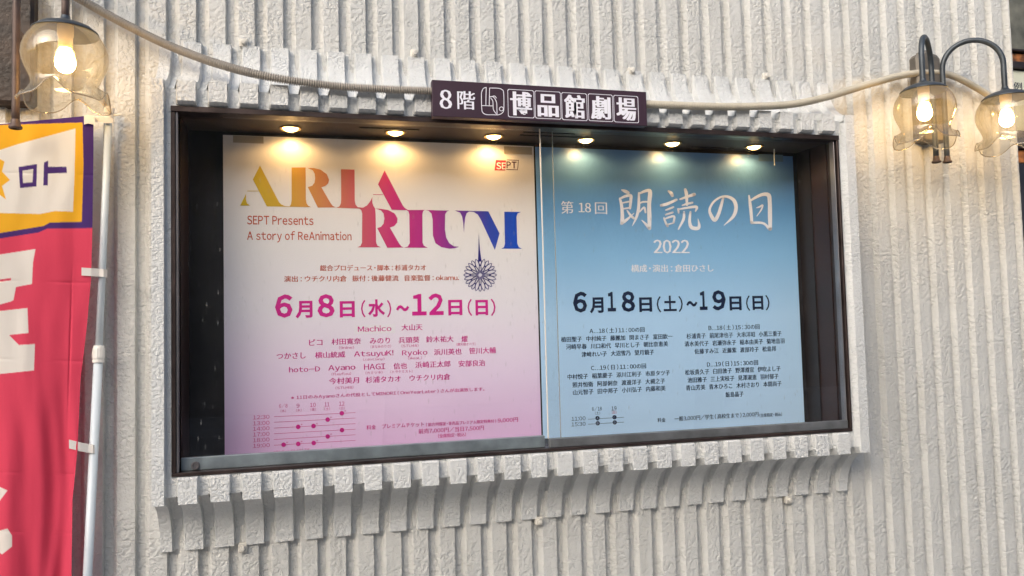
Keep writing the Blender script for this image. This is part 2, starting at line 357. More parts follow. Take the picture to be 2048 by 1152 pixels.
m = MB(); m.box(2.2145, 2.2193, .165, CY-.001, .0852, 1.111); m.obj('side_trim', M['case_dark'], o)
m = MB(); m.box(.0302, 2.2193, .0755, CY-.0005, .0652, .083); m.obj('floor_panel', M['case_dark'], case)
m = MB(); m.box(.0302, 2.2193, .0755, CY-.0005, 1.112, 1.1247); o = m.obj('ceiling_panel', M['case_ceiling'], case)
for (x0, x1, y0) in ((.55,.74,.118),(1.08,1.26,.09),(1.08,1.30,.13),(1.75,1.92,.2)):
    m = MB(); m.box(x0, x1, y0, y0+.006, 1.109, 1.1122); m.obj('ceiling_batten', M['case_dark'], o)
# panes: left one runs behind the right one
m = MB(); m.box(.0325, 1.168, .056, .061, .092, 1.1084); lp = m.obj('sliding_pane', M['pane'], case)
m = MB(); m.box(.0335, 1.112, .046, .066, .0847, .121, .0015); r = m.obj('bottom_rail', M['rail'], lp)
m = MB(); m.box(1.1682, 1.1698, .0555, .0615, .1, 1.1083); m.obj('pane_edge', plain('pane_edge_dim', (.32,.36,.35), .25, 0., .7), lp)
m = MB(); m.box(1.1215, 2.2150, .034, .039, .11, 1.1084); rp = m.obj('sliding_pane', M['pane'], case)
m = MB(); m.box(1.1215, 2.2210, .024, .0445, .0847, .1125, .0015); m.obj('bottom_rail', M['rail_r'], rp)
m = MB(); m.box(1.1185, 1.1213, .0335, .0395, .113, 1.1083); m.obj('pane_edge', M['paneedge'], rp)
# round lock on the left rail
x, z = P(391, 931, .046); m = MB(); m.lathe([(0,0),(.011,0),(.012,.002),(.011,.004),(.007,.004),(.006,.002),(0,.002)], (0,0,0), 20)
m.v = [(x+a, .0458-c, z+b2) for (a, b2, c) in m.v]; m.obj('lock', M['bronze_light'], lp)

# recessed downlights
for i, (px, lab) in enumerate(((581,'recessed warm downlight at the left end over the white poster'),(788,'recessed warm downlight over the middle of the white poster'),
        (982,'recessed warm downlight just left of the overlap of the glass panes'),(1160,'recessed warm downlight just right of the overlap of the glass panes'),
        (1332,'recessed warm downlight over the middle of the blue poster'),(1491,'recessed warm downlight at the right end over the blue poster'))):
    x = .340+i*.3285; y = .164; zc = 1.1118
    t = empty('recessed_downlight', (x, y, zc), lab, 'downlight', 'warm downlights in the display case ceiling')
    m = MB(); m.lathe([(.034,0),(.034,-.003),(.030,-.0045),(.0265,-.003),(.0245,0)], (x,y,zc), 32); m.obj('trim_ring', M['ring'], t, True)
    m = MB(); m.lathe([(.0243,-.0008),(.020,-.006),(.012,-.010),(.0005,-.0115)], (x,y,zc), 24); m.obj('lens', M['down'], t, True)
    ld = bpy.data.lights.new('downlight_beam', 'SPOT'); ld.energy = .60; ld.spot_size = rad(168); ld.spot_blend = .3; ld.color = (1., .60, .23); ld.shadow_soft_size = .018
    lo = bpy.data.objects.new('downlight_beam', ld); COL.objects.link(lo); lo.parent = t; lo.location = (0, .020, -.018)

# ---------------------------------------------------------------- lettering
_tc = {}
def _raw(ch, off):
    k = (ch, off)
    if k not in _tc:
        c2 = chr(ord(ch)+0xFEE0) if 33 <= ord(ch) <= 126 else ch
        cu = bpy.data.curves.new('tmp', 'FONT'); cu.body = c2; cu.offset = off; cu.resolution_u = 2
        ob = bpy.data.objects.new('tmp', cu); COL.objects.link(ob); dg = bpy.context.evaluated_depsgraph_get(); dg.update()
        me = bpy.data.meshes.new_from_object(ob.evaluated_get(dg))
        v = np.array([tuple(q.co)[:2] for q in me.vertices]).reshape(-1, 2); f = [tuple(p.vertices) for p in me.polygons]
        bpy.data.objects.remove(ob); bpy.data.curves.remove(cu); bpy.data.meshes.remove(me)
        _tc[k] = (v, f)
    return _tc[k]
def glyphs(s, off=0.0, spacing=1.0):
    V = []; F = []; pen = 0.
    for ch in s:
        if ch == ' ': pen += .28; continue
        if ch == '\u3000': pen += .72; continue
        v, f = _raw(ch, off)
        if not len(v): pen += .5; continue
        n = sum(len(q) for q in V)
        if ch in '（）：・…': x0 = v[:, 0].mean(); a_ = {'（':.8,'）':.8,'：':.75,'・':.62,'…':1.0}[ch]; V.append(v-[(v[:, 0].min()+v[:, 0].max())/2-pen-a_/2, 0]); pen += a_
        elif ord(ch) < 0x2000: x0 = v[:, 0].min(); w = v[:, 0].max()-x0; gap = .085; V.append(v-[x0-pen-gap/2, 0]); pen += w+gap
        else: V.append(v+[pen, 0]); pen += 1.0
        F += [tuple(i+n for i in q) for q in f]
    v = np.concatenate(V); v = v-v.min(0); v = v/v.max(0); return v, F
def put(mb, s, x0, yc, x1, h, Y, off=0.0, thick=0.0, sp=1.0):
    """letters s filling picture box, in the plane y=Y; thick adds horizontal weight only"""
    v, f = glyphs(s, off, sp); X0, X1, Z0, Z1 = rect(x0, yc, x1, h, Y); w = X1-X0; t = thick*(Z1-Z0)
    n = (5 if thick > .04 else 3) if thick else 1
    for i in range(n):
        dx = t*(i/(n-1)) if n > 1 else 0
        mb.add([(X0+q[0]*(w-t)+dx, Y-.00005*i, Z0+q[1]*(Z1-Z0)) for q in v], f)
def poly(mb, pts, Y, m=0):
    """filled outline given by picture points"""
    from mathutils.geometry import tessellate_polygon
    w = [P(a, b2, Y) for a, b2 in pts]; tris = tessellate_polygon([[Vector((a, b2, 0)) for a, b2 in w]])
    out = []
    for t in tris:
        a, b2, c = [w[i] for i in t]; ar = (b2[0]-a[0])*(c[1]-a[1])-(b2[1]-a[1])*(c[0]-a[0])
        out.append(t if ar > 0 else t[::-1])
    mb.add([(a, Y, b2) for a, b2 in w], out, m)
def smooth_line(pts, n=6):
    pts = [np.array(p, float) for p in pts]
    if len(pts) < 3: return [pts[0]+(pts[-1]-pts[0])*t for t in np.linspace(0,1,n+1)]
    q = [2*pts[0]-pts[1]]+pts+[2*pts[-1]-pts[-2]]; out = []
    for i in range(1, len(q)-2):
        for t in np.arange(n)/n:
            out.append(.5*((2*q[i])+(-q[i-1]+q[i+1])*t+(2*q[i-1]-5*q[i]+4*q[i+1]-q[i+2])*t*t+(-q[i-1]+3*q[i]-3*q[i+1]+q[i+2])*t**3))
    out.append(pts[-1]); return out
_so = [0]
def stroke(mb, pts, Y, T=lambda a, b2: (a, b2), n=6, smooth=True, closed=False):
    """variable width brush line; points (x, y, width) in local picture units"""
    s = smooth_line(pts, n) if smooth else [np.array(p, float) for p in pts]
    if closed: s = s+[s[0]]
    L_, R_ = [], []
    for i, p in enumerate(s):
        if closed: d = s[(i+1) % (len(s)-1)][:2]-s[i-1 if i > 0 else len(s)-2][:2] if i < len(s)-1 else s[1][:2]-s[-2][:2]
        else: d = s[min(i+1, len(s)-1)][:2]-s[max(i-1, 0)][:2]
        d = d/(np.linalg.norm(d)+1e-9); nn = np.array([-d[1], d[0]])*p[2]/2
        L_.append(P(*T(*(p[:2]+nn)), Y)); R_.append(P(*T(*(p[:2]-nn)), Y))
    _so[0] = (_so[0]+1) % 12; yy = Y-.00003*_so[0]
    v = [(a, yy, b2) for a, b2 in L_]+[(a, yy, b2) for a, b2 in R_]; k = len(L_)
    mb.add(v, [(i, i+1, k+i+1, k+i) for i in range(k-1)])
    if not closed:
        for p in (s[0], s[-1]):
            r = p[2]/2
            if r > 1:
                c = [P(*T(p[0]+r*math.cos(a), p[1]+r*math.sin(a)), Y) for a in np.arange(8)*math.pi/4]
                mb.add([(a, yy, b2) for a, b2 in c], [tuple(range(7,-1,-1))])
def disc(mb, px, py, r, Y, n=18, ring=0):
    if ring:
        a = [P(px+(r)*math.cos(t), py+(r)*math.sin(t), Y) for t in np.arange(n)*2*math.pi/n]; c = [P(px+(r-ring)*math.cos(t), py+(r-ring)*math.sin(t), Y) for t in np.arange(n)*2*math.pi/n]
        mb.add([(q[0], Y, q[1]) for q in a+c], [(i, (i+1) % n, n+(i+1) % n, n+i) for i in range(n)])
    else:
        a = [P(px+r*math.cos(t), py-r*math.sin(t), Y) for t in np.arange(n)*2*math.pi/n]; mb.add([(q[0], Y, q[1]) for q in a], [tuple(range(n))])

def line(parent, mat, s_, x0, yc, x1, h, Y, off=0.0, thick=0.0, name='text_line'):
    m_ = MB(); put(m_, s_, x0, yc, x1, h, Y, off, thick); return m_.obj(name, mat, parent)
PY = .236; IY = PY-.0006
def poster(name, x0, x1, z0, z1, mat, label):
    t = MB(); nx, nz = 24, 24; v = []; f = []
    for j in range(nz+1):
        for i in range(nx+1):
            x = x0+(x1-x0)*i/nx; z = z0+(z1-z0)*j/nz
            v.append((x, PY, z))
    for j in range(nz):
        for i in range(nx): a = j*(nx+1)+i; f.append((a, a+1, a+nx+2, a+nx+1))
    t.add(v, f); nv = len(v); t.add([(x0,PY+.002,z0),(x1,PY+.002,z0),(x1,PY+.002,z1),(x0,PY+.002,z1)], [(0,3,2,1)])
    o = t.obj(name, mat); o.data.transform(Matrix.Translation((-(x0+x1)/2, -PY, -z0))); o.location = ((x0+x1)/2, PY, z0)
    return tag(o, label, 'poster', 'posters in the display case')
pw = gradient('poster_white_pink', 'z', .085, 1.10, [(0,(.84,.54,.85)),(.22,(.85,.69,.90)),(.45,(.84,.80,.88)),(.65,(.84,.82,.84)),(1,(.82,.78,.76))], .38, .4, coat=.8)
pb = gradient('poster_blue', 'z', .085, 1.10, [(0,(.52,.73,.98)),(.4,(.46,.70,.97)),(.62,(.26,.52,.82)),(.8,(.13,.34,.64)),(1,(.14,.30,.60))], .38, .4, coat=.8)
P1 = poster('poster', .133, 1.1575, .085, 1.100, pw, 'white-to-pink theatre poster with a rainbow ARIARIUM title in the left pane')
P2 = poster('poster', 1.1635, 2.194, .085, 1.098, pb, 'blue gradient theatre poster with white brush lettering in the right pane')

INK = {}
INK['pink'] = plain('ink_magenta', srgb(206,34,140), .5, spec=.3)
INK['orange'] = plain('ink_orange', srgb(190,82,50), .5, spec=.3)
INK['navy'] = plain('ink_navy', srgb(24,36,66), .5, spec=.3)
INK['white'] = plain('ink_white', (.86,.86,.92), .5, spec=.3)
INK['paleblue'] = plain('ink_paleblue', (.50,.60,.78), .5, spec=.3)
INK['red'] = plain('ink_red', srgb(200,60,70), .5, spec=.3)
INK['purple'] = plain('ink_indigo', srgb(36,30,120), .5, spec=.3)
x_a, _ = P(485, 400, PY); x_b, _ = P(1040, 460, PY)
INK['title'] = gradient('ink_rainbow', 'x', x_a, x_b, [(0,(.62,.45,.015)),(.13,(.60,.38,.03)),(.27,(.60,.24,.09)),(.40,(.58,.10,.14)),(.52,(.56,.03,.19)),(.66,(.42,.025,.25)),(.77,(.16,.03,.30)),(.88,(.03,.06,.42)),(1,(0.0,.07,.55))], .5, .3)

# --- poster 1 title
CA = lambda pts, ox=440: [(ox+a/4.965, 288+b2/4.965) for a, b2 in pts]
CB = lambda pts: CA(pts, 740)
t = MB()
for pts in ([(397,213),(585,575),(605,598),(640,615),(690,620),(690,623),(465,620),(326,352)],
            [(258,495),(257,550),(268,590),(300,612),(200,612)], [(270,464),(384,464),(386,470),(270,470)],
            [(711,233),(850,233),(853,550),(860,590),(875,612),(905,627),(688,624),(704,600),(711,560)],
            [(870,238),(930,238),(1000,255),(1060,300),(1083,355),(1075,390),(1045,418),(1007,430),(1100,590),(1120,615),(1152,630),(972,632),(872,428),(915,415),(938,385),(945,340),(940,295),(920,260)],
            [(1202,250),(1336,255),(1338,560),(1345,600),(1366,626),(1400,639),(1380,641),(1152,634),(1185,620),(1200,590),(1203,550)],
            [(1372,628),(1420,632),(1460,610),(1490,572),(1513,528),(1512,580),(1524,615),(1540,640),(1545,700),(1550,975),(1562,1008),(1598,1026),(1363,1026),(1395,1012),(1410,980),(1412,690),(1402,655),(1382,641)]):
    poly(t, CA(pts), IY)
for pts in ([(145,262),(325,610),(345,635),(378,654),(215,650),(80,400)], [(30,499),(130,501),(132,507),(30,505)],
            [(215,652),(358,652),(358,657),(216,655)],
            [(52,640),(100,643),(180,655),(245,690),(273,740),(270,780),(240,815),(197,830),(290,990),(310,1015),(335,1028),(172,1030),(72,835),(110,822),(135,790),(143,740),(135,690),(110,660)],
            [(360,655),(543,655),(527,668),(520,700),(522,980),(535,1010),(575,1031),(336,1029),(375,1018),(395,985),(390,700),(382,670)],
            [(545,655),(790,661),(765,669),(747,695),(744,850),(757,930),(787,985),(832,1015),(885,1021),(840,1035),(790,1040),(710,1025),(650,985),(625,910),(622,750),(610,690),(580,662)],
            [(840,660),(1175,668),(1287,888),(1240,1053),(1100,750),(1070,700),(1030,674),(985,670),(960,687),(945,730),(938,800),(933,880),(925,780),(915,720),(895,682)],
            [(1333,672),(1498,675),(1465,690),(1455,720),(1462,990),(1478,1025),(1510,1040),(1303,1040),(1330,1025),(1340,990)]):
    poly(t, CB(pts), IY)
t.obj('title_lettering', INK['title'], P1)
t = MB(); poly(t, [(957.5,465.5),(960,500),(963.2,523),(956,523),(956.8,500)], IY)
cx, cy = 960.2, 550.0
def petal(a, r0, r1, w):
    a = rad(a); ux, uy = math.sin(a), -math.cos(a); vx, vy = -uy, ux; pts = []
    for u in np.linspace(0, 1, 11):
        q = r0+(r1-r0)*u; h = w*math.sin(math.pi*u**1.15)**.8
        pts.append((cx+ux*q+vx*h, cy+uy*q+vy*h, 1.35))
    for u in np.linspace(1, 0, 11)[1:-1]:
        q = r0+(r1-r0)*u; h = -w*math.sin(math.pi*u**1.15)**.8
        pts.append((cx+ux*q+vx*h, cy+uy*q+vy*h, 1.35))
    stroke(t, pts, IY-.0003, smooth=False, closed=True)
for i in range(12): petal(i*30, 5, 20, 2.2)
for i in range(12): petal(i*30+15, 9, 33, 3.6)
for i in range(12): petal(i*30, 19, 33, 2.8)
disc(t, cx, cy, 5, IY-.0004, ring=1.1)
t.obj('flower_emblem', INK['purple'], P1)
line(P1, INK['orange'], 'SEPT Presents', 494, 440, 627, 18, IY, .012); line(P1, INK['orange'], 'A story of ReAnimation', 494, 473, 703, 23, IY, .012)
line(P1, INK['orange'], '総合プロデュース・脚本：杉浦タカオ', 640, 536, 852, 12, IY, 0, .035); line(P1, INK['orange'], '演出：ウチクリ内倉　振付：後藤健流　音楽監督：okamu.', 568, 558, 918, 12, IY, 0, .035)
t = MB()
for (s, x0, x1, y0, y1, of) in (('6',550,585,589,636,.035),('月',591,625,602,637,.035),('8',635,669,588.5,635,.035),('日',679.5,709.5,602.5,635,.035),('(',722,731,600,635,.01),('水',736,770,599,634,.035),(')',774,782.5,600,635,.01),
        ('～',792,818.5,610.5,623,.05),('12',824,887,587.5,631,.035),('日',896.5,924.5,600,631,.035),('(',935,944,598,632,.01),('日',951,976,600,631,.035),(')',981.5,991,597.5,632,.01)):
    put(t, s, x0, (y0+y1)/2, x1, y1-y0, IY, of)
t.obj('date_lettering', INK['pink'], P1)
W_ = .012
for (s, x0, x1, y, h) in (('Machico',715.7,783,658,11.5),('大山天',803,845,655,12.5),('ピコ',618,645,685,12.5),('村田寛奈',663,722,683.5,12.5),('みのり',739.5,780,682,12),('兵頭葵',797,839,680.5,12.5),('鈴木祐大',852,907,679,12.5),('燿',923,935.5,678,12.5),
        ('つかさし',553,611.5,712.5,12.5),('横山統威',630,690.5,710.5,12.5),('AtsuyuK!',708,787,709.5,13.5),('Ryoko',804,855,707,13.5),('浜川英也',868,923,704.5,12.5),('笹川大輔',938,991.5,702,12.5),
        ('hoto-D',578,640,739.5,11),('Ayano',656.5,711,737.5,13.5),('HAGI',728,770.5,734,11.5),('信也',787,814,732.5,12.5),('浜崎正太郎',830.5,901,730,12.5),('安部良治',917,970.5,727.5,12.5),
        ('今村美月',658,718,762.5,12.5),('杉浦タカオ',731,801.5,760,12.5),('ウチクリ内倉',819,900.5,756.5,12.5)): line(P1, INK['pink'], s, x0, y, x1, h, IY, 0, .04)
for (s, x0, x1, y) in (('(9nine)',678,708,695.6),('(まなみのりさ)',741,782,693.5),('(STU48)',803,837,692),('(摩天楼オペラ)',913,951,689),('(.(dot)any)',726,769,719.5),('(ЯeaL)',816,844,716.5),('(fleufleu)',663,702,748.5),('(カミツキ)',731,765,746),('(トラケミスト)',781,825,744),('(STU48)',671,707,776)): line(P1, INK['pink'], s, x0, y, x1, 6.3, IY)
line(P1, INK['pink'], '※11日のみAyanoさんの代役としてMINORI（OneYearLater）さんが出演致します。', 582, 796, 969, 9, IY, 0, .035)
t = MB()
for (s, x0, x1, y, h) in (('6/8',558,575,812,9),('9',593,599,811.5,8),('10',620,631.5,810,8),('11',649,659,809,8),('12',678,689,807.5,8),('(水)',561,572,822,6),('(木)',592,603,821,6),('(金)',621,632,819,6),('(土)',649,660,818,6),('(日)',679,689.5,816.5,6),
        ('12:30',506,539,835,8),('13:00',506,539,847,8),('14:00',506,539,858,8),('17:00',506,539,869.3,8),('18:00',506,539,880.7,8),('19:00',506,539.5,892,8),('＊エンディングライブも予定',547,619,904,6.5)): put(t, s, x0, y, x1, h, IY)
for y in (833.5,844.6,856.2,867.5,879,890.5):
    X0, X1, Z0, Z1 = rect(548, y, 711, .8, IY); t.add([(X0,IY,Z0),(X1,IY,Z0),(X1,IY,Z1),(X0,IY,Z1)], [(0,1,2,3)])
for (x, y, st) in ((683.6,826.5,1),(655.3,839.2,1),(596.4,853.7,1),(627,852,1),(684,860.2,0),(655.4,873,1),(567.3,889.5,1),(596.4,887.8,1),(627.4,886,1)):
    disc(t, x, y, 4.6, IY-.0003)
    if st: put(t, '*', x+4.5, y-4.5, x+9, 4.5, IY)
t.obj('timetable', INK['pink'], P1)
for (s, x0, x1, y, h) in (('料金',733,752,855,9),('プレミアムチケット',764,848,853,9),('（前方列保証・非売品プレミアム限定特典付）',852,992,849.5,7.5),('9,000円',995.5,1036,841.5,9.5),('前売7,000円／当日7,500円',837,968,863,10),('(全席指定・税込)',876,932,872,8)): line(P1, INK['pink'], s, x0, y, x1, h, IY, 0, .035)
# SEPT mark
t = MB(); poly(t, [(991.5,320),(1012,321),(1010.5,341),(989.2,340.8)], IY); k = t.obj('logo_block', plain('ink_logo_red', srgb(190,50,70), .5), P1)
t = MB(); put(t, 'SE', 992.5, 331.5, 1012, 14, IY-.0004, .02); t.obj('logo_letters', INK['white'], k)
t = MB()
stroke(t, [(1014,319.8,1.4),(1037,320.6,1.4),(1035,339.6,1.4),(1012.5,339,1.4)], IY-.0001, smooth=False); put(t, 'PT', 1013, 329.5, 1033, 13.5, IY-.0004, .02); t.obj('logo_frame', plain('ink_logo_dark', srgb(80,30,60), .5), P1)
# pasted correction slip behind one name, clear tape holding the corners
t = MB(); X0, X1, Z0, Z1 = rect(709, 659, 790.5, 18, IY); t.add([(X0,IY+.0003,Z0),(X1,IY+.0003,Z0),(X1,IY+.0003,Z1),(X0,IY+.0003,Z1)], [(0,1,2,3)]); t.obj('paper_slip', plain('slip_paper', (.84,.80,.87), .5), P1)
tape = plain('tape_film', (.42,.36,.28), .3, spec=.6)
for (x0, x1, y, h) in ((466,527,278,14),(1008,1064,300,15)):
    t = MB(); X0, X1, Z0, Z1 = rect(x0, y, x1, h, IY-.001); t.add([(X0,IY-.001,Z0),(X1,IY-.001,Z0),(X1,IY-.001,Z1),(X0,IY-.001,Z1)], [(0,1,2,3)]); t.obj('tape', tape, P1)

# --- poster 2
TB = lambda a, b2: (1100+a/4.096, 360+b2/4.096)
BR = [[(590,82,12),(615,92,22),(640,104,20)],
 [(572,152,14),(585,200,20),(592,270,22),(592,330,26),(590,352,24)],[(575,152,12),(620,132,18),(660,128,20),(662,160,20),(655,232,16)],[(592,188,10),(652,176,12)],[(594,236,10),(654,228,12)],
 [(585,355,20),(625,328,18),(688,272,5)],[(632,250,10),(660,290,16),(684,312,18)],
 [(728,105,12),(728,170,18),(724,240,20),(706,310,16),(674,376,4)],[(730,112,12),(775,92,18),(812,86,22),(820,110,28),(812,200,26),(814,300,28),(815,398,22)],[(752,330,6),(785,362,16),(814,396,22)],[(735,190,10),(760,180,12),(798,178,12)],[(733,262,8),(770,225,14),(782,265,14)],
 [(972,92,14),(992,108,22),(1002,128,20)],[(910,208,18),(960,196,20),(1036,162,16)],[(950,246,12),(1010,222,14)],[(948,284,12),(1004,266,14)],[(934,312,12),(946,345,14),(962,378,16)],[(938,320,10),(985,302,14),(1018,300,14),(1012,350,14)],[(958,366,10),(1012,352,10)],
 [(1108,78,18),(1118,120,22),(1122,205,14)],[(1066,158,12),(1115,140,16),(1182,118,22)],[(1084,208,10),(1120,196,14),(1166,186,14)],[(1050,238,14),(1054,268,12)],[(1054,240,10),(1120,228,14),(1200,220,18),(1192,256,10)],
 [(1098,262,14),(1094,320,18),(1052,402,10)],[(1150,262,14),(1144,340,20),(1160,388,24),(1210,396,24),(1222,370,18),(1212,318,4)],
 [(1418,150,16),(1402,210,20),(1380,280,22),(1350,328,24),(1320,290,22),(1308,240,16),(1340,180,14),(1400,140,14),(1460,138,18),(1508,170,24),(1524,230,24),(1500,300,20),(1425,372,4)],
 [(1630,128,10),(1640,200,20),(1648,280,20),(1652,348,20)],[(1640,170,12),(1690,140,18),(1745,118,22),(1790,125,28),(1800,180,26),(1802,300,28),(1804,402,22)],[(1652,352,16),(1720,350,16),(1760,362,16),(1800,404,18)],[(1692,228,6),(1716,220,12),(1742,206,10),(1730,244,10),(1694,296,5)]]
t = MB()
for s_ in BR: stroke(t, [(a, b2, w*1.22) for a, b2, w in s_], IY, TB, 7)
t.obj('title_lettering', INK['white'], P2)
line(P2, INK['white'], '第', 1122, 414.5, 1147, 25, IY, -.008, .03); line(P2, INK['white'], '18', 1157, 415, 1182, 19, IY, -.004, .05); line(P2, INK['white'], '回', 1190, 416.5, 1214, 23, IY, -.008, .03)
line(P2, INK['white'], '2022', 1307, 493, 1379, 27, IY, -.004, .07); line(P2, INK['white'], '構成・演出：倉田ひさし', 1262, 537, 1427, 15, IY, 0, .05)
t = MB()
for (s, x0, x1, y0, y1, of) in (('6',1146,1174,583.5,625.5,.035),('月',1179.5,1207,595,627,.035),('1',1215,1231.5,584,623,.035),('8',1243,1270,582.5,624,.035),('日',1278.5,1304,595,624,.035),('(',1313.5,1322,592.5,625,.01),('土',1327,1353,591.5,622.5,.03),(')',1357,1365.5,592,624,.01),
        ('～',1372.5,1395,602,613.5,.05),('1',1399,1414.5,582.5,620,.035),('9',1424.5,1451.5,580.5,621,.035),('日',1459,1483,593,621,.035),('(',1492,1500,591,622,.01),('日',1505,1526.5,592,620,.035),(')',1531,1539,590,621,.01)):
    put(t, s, x0, (y0+y1)/2, x1, y1-y0, IY, of)
t.obj('date_lettering', INK['navy'], P2)
for (s, x0, x1, y) in (('A…18（土）11：00の回',1179,1289,662),('植田聖子　中村純子　藤麗加　関まさ子　富田欽一',1122,1345,679),('河崎早春　川口和代　早川とし子　朝比奈恵美',1132,1336,694),('津﨑れい子　大沼雪乃　望月鏡子',1163,1308,709),
        ('C…19（日）11：00の回',1182,1292,736),('中村悦子　稲葉慶子　添川江利子　市原タツ子',1135,1340,754),('照井恒衛　阿部俐奈　渡邊洋子　大槻之子',1145,1330,770),('山元智子　田中邦子　小川弘子　内藤和美',1146,1331,785),
        ('B…18（土）15：30の回',1417,1519,656),('杉浦貴子　前尾津也子　大串洋昭　小黒三重子',1373,1563,672.5),('清水美代子　岩瀬弥永子　稲本由美子　菊地音羽',1369,1569,688),('佐藤すみ江　近藤紫　渡部玲子　松島邦',1389,1552,703),
        ('D…19（日）15：30の回',1414,1516,729),('松坂貴久子　臼田敦子　野澤遵宣　伊吹よし子',1370,1561,745),('池田雅子　三上実枝子　見澤淑恵　羽村郁子',1375,1557,760.5),('青山芳美　青木ひろこ　木村さおり　本間尚子',1372,1563,776),('飯島晶子',1451,1487,789.5)): line(P2, INK['navy'], s, x0, y, x1, 10.5, IY, 0, .035)
t = MB()
for (s, x0, x1, y, h) in (('11:00',1143,1171,838,8),('15:30',1143,1171,849,8),('6/18',1184,1203.5,818,9),('19',1223,1233,817,8),('(土)',1190,1200,826.5,6)): put(t, s, x0, y, x1, h, IY)
for y in (838.5, 848.5):
    X0, X1, Z0, Z1 = rect(1176, y, 1248, .7, IY); t.add([(X0,IY,Z0),(X1,IY,Z0),(X1,IY,Z1),(X0,IY,Z1)], [(0,1,2,3)])
for (x, y) in ((1195,836.2),(1229,834.5),(1195.5,846.6),(1229.5,844.8)): disc(t, x, y, 4.2, IY-.0003)
tt = t.obj('timetable', INK['navy'], P2)
for (s, x, y) in (('A',1195,836.2),('C',1229,834.5),('B',1195.5,846.6),('D',1229.5,844.8)): line(tt, INK['paleblue'], s, x-1.8, y, x+1.8, 4.5, IY-.0006, name='dot_letter')
t = MB(); put(t, '(日)', 1224, 825, 1233, 6, IY); t.obj('day_lettering', INK['red'], P2)
for (s, x0, x1, y, h) in (('料金',1315,1331,840.5,8.5),('一般3,000円／学生（高校生まで）2,000円',1349,1517,838,10),('(全席指定・税込)',1519,1564,831,7.5)): line(P2, INK['navy'], s, x0, y, x1, h, IY, 0, .035)
t = MB(); X0, X1, Z0, Z1 = rect(1517, 315, 1566, 14, IY-.001); t.add([(X0,IY-.001,Z0),(X1,IY-.001,Z0),(X1,IY-.001,Z1),(X0,IY-.001,Z1)], [(0,1,2,3)]); t.obj('tape', plain('tape_film_blue', (.16,.26,.36), .3), P2)
t = MB(); a = P(1561, 297, .15); b_ = P(1565, 325, .15); t.tube([(a[0], .19, 1.1118), (b_[0], .20, b_[1])], .0022, 6); tag(t.obj('hanging_clip', M['paneedge']), 'thin pale plastic hook hanging from the case ceiling by the blue poster corner', 'hook')

# ---------------------------------------------------------------- theatre sign
SY = -.034
sx0, sz0, sx1, sz1 = .7595, 1.1145, 1.4665, 1.2275
m = MB(); m.box(sx0, sx1, SY, -.004, sz0, sz1, .0012); sg = m.obj('sign_board', M['signboard'])
sg.data.transform(Matrix.Translation((-(sx0+sx1)/2, 0, -sz0))); sg.location = ((sx0+sx1)/2, 0, sz0)
tag(sg, 'dark purple board with white Japanese theatre name over the window', 'sign')
def sgn(s, x0, x1, y0, y1, of=.0, th=.07):
    m = MB(); put(m, s, x0, (y0+y1)/2, x1, y1-y0, SY-.0008, of, th); return m
sgn('8', 879, 904, 179, 217, -.01, .09).obj('character', M['signwhite'], sg)
sgn('階', 914.5, 950.5, 181.5, 218, -.004, .045).obj('character', M['signwhite'], sg)
for (s, x0, y0, x1, y1) in (('博',1015.5,177,1068.5,235),('品',1069.8,180,1122,237.5),('館',1123.3,183.5,1174.5,240.5),('劇',1176.5,186,1226,242.5),('場',1227.5,189,1277,245)):
    sgn(s, x0+5, x1-4.5, y0+5.5+(0 if s != '品' else 2), y1-5, .004, .075).obj('character', M['signwhite'], sg)
    m = MB(); X0, X1, Z0, Z1 = rect(x0, (y0+y1)/2, x1, (y1-y0)-2, SY-.0008); w = .0017; Yb = SY-.0008; c = .004
    pts = [(X0+c,Z0),(X1-c,Z0),(X1,Z0+c),(X1,Z1-c),(X1-c,Z1),(X0+c,Z1),(X0,Z1-c),(X0,Z0+c)]; cxx, czz = (X0+X1)/2, (Z0+Z1)/2
    inn = [(cxx+(a-cxx)*(1-2*w/(X1-X0)), czz+(b2-czz)*(1-2*w/(Z1-Z0))) for a, b2 in pts]
    m.add([(a, Yb, b2) for a, b2 in pts+inn], [(i, (i+1) % 8, 8+(i+1) % 8, 8+i) for i in range(8)]); m.obj('character_border', M['signwhite'], sg)
m = MB(); S = lambda a, b2: (850+a/4.452, 150+b2/4.452); YL = SY-.0008
for pts in ([(545,110,6),(520,120,6),(505,150,6),(502,180,6),(505,300,6),(515,335,6),(545,352,6),(600,354,6),(655,354,6),(690,335,6),(702,300,6),(700,160,6),(685,130,6),(650,118,6),(575,116,6)],
            [(545,110,6),(543,190,6),(542,272,6)],[(575,116,6),(573,190,6),(572,268,6)],[(508,272,6),(560,274,6),(600,275,6)],
            [(575,195,8),(600,192,6),(622,210,6),(638,250,6),(640,300,6),(642,348,6)],[(600,190,6),(620,188,6),(636,205,6)],[(585,205,6),(603,230,6),(606,270,6),(610,310,6),(636,348,6)]):
    stroke(m, pts, YL, S, 5)
stroke(m, [(680+18*math.cos(a), 302+18*math.sin(a), 6) for a in np.arange(14)*2*math.pi/14], YL-.0001, S, smooth=False, closed=True)
m.obj('logo', M['signwhite'], sg)

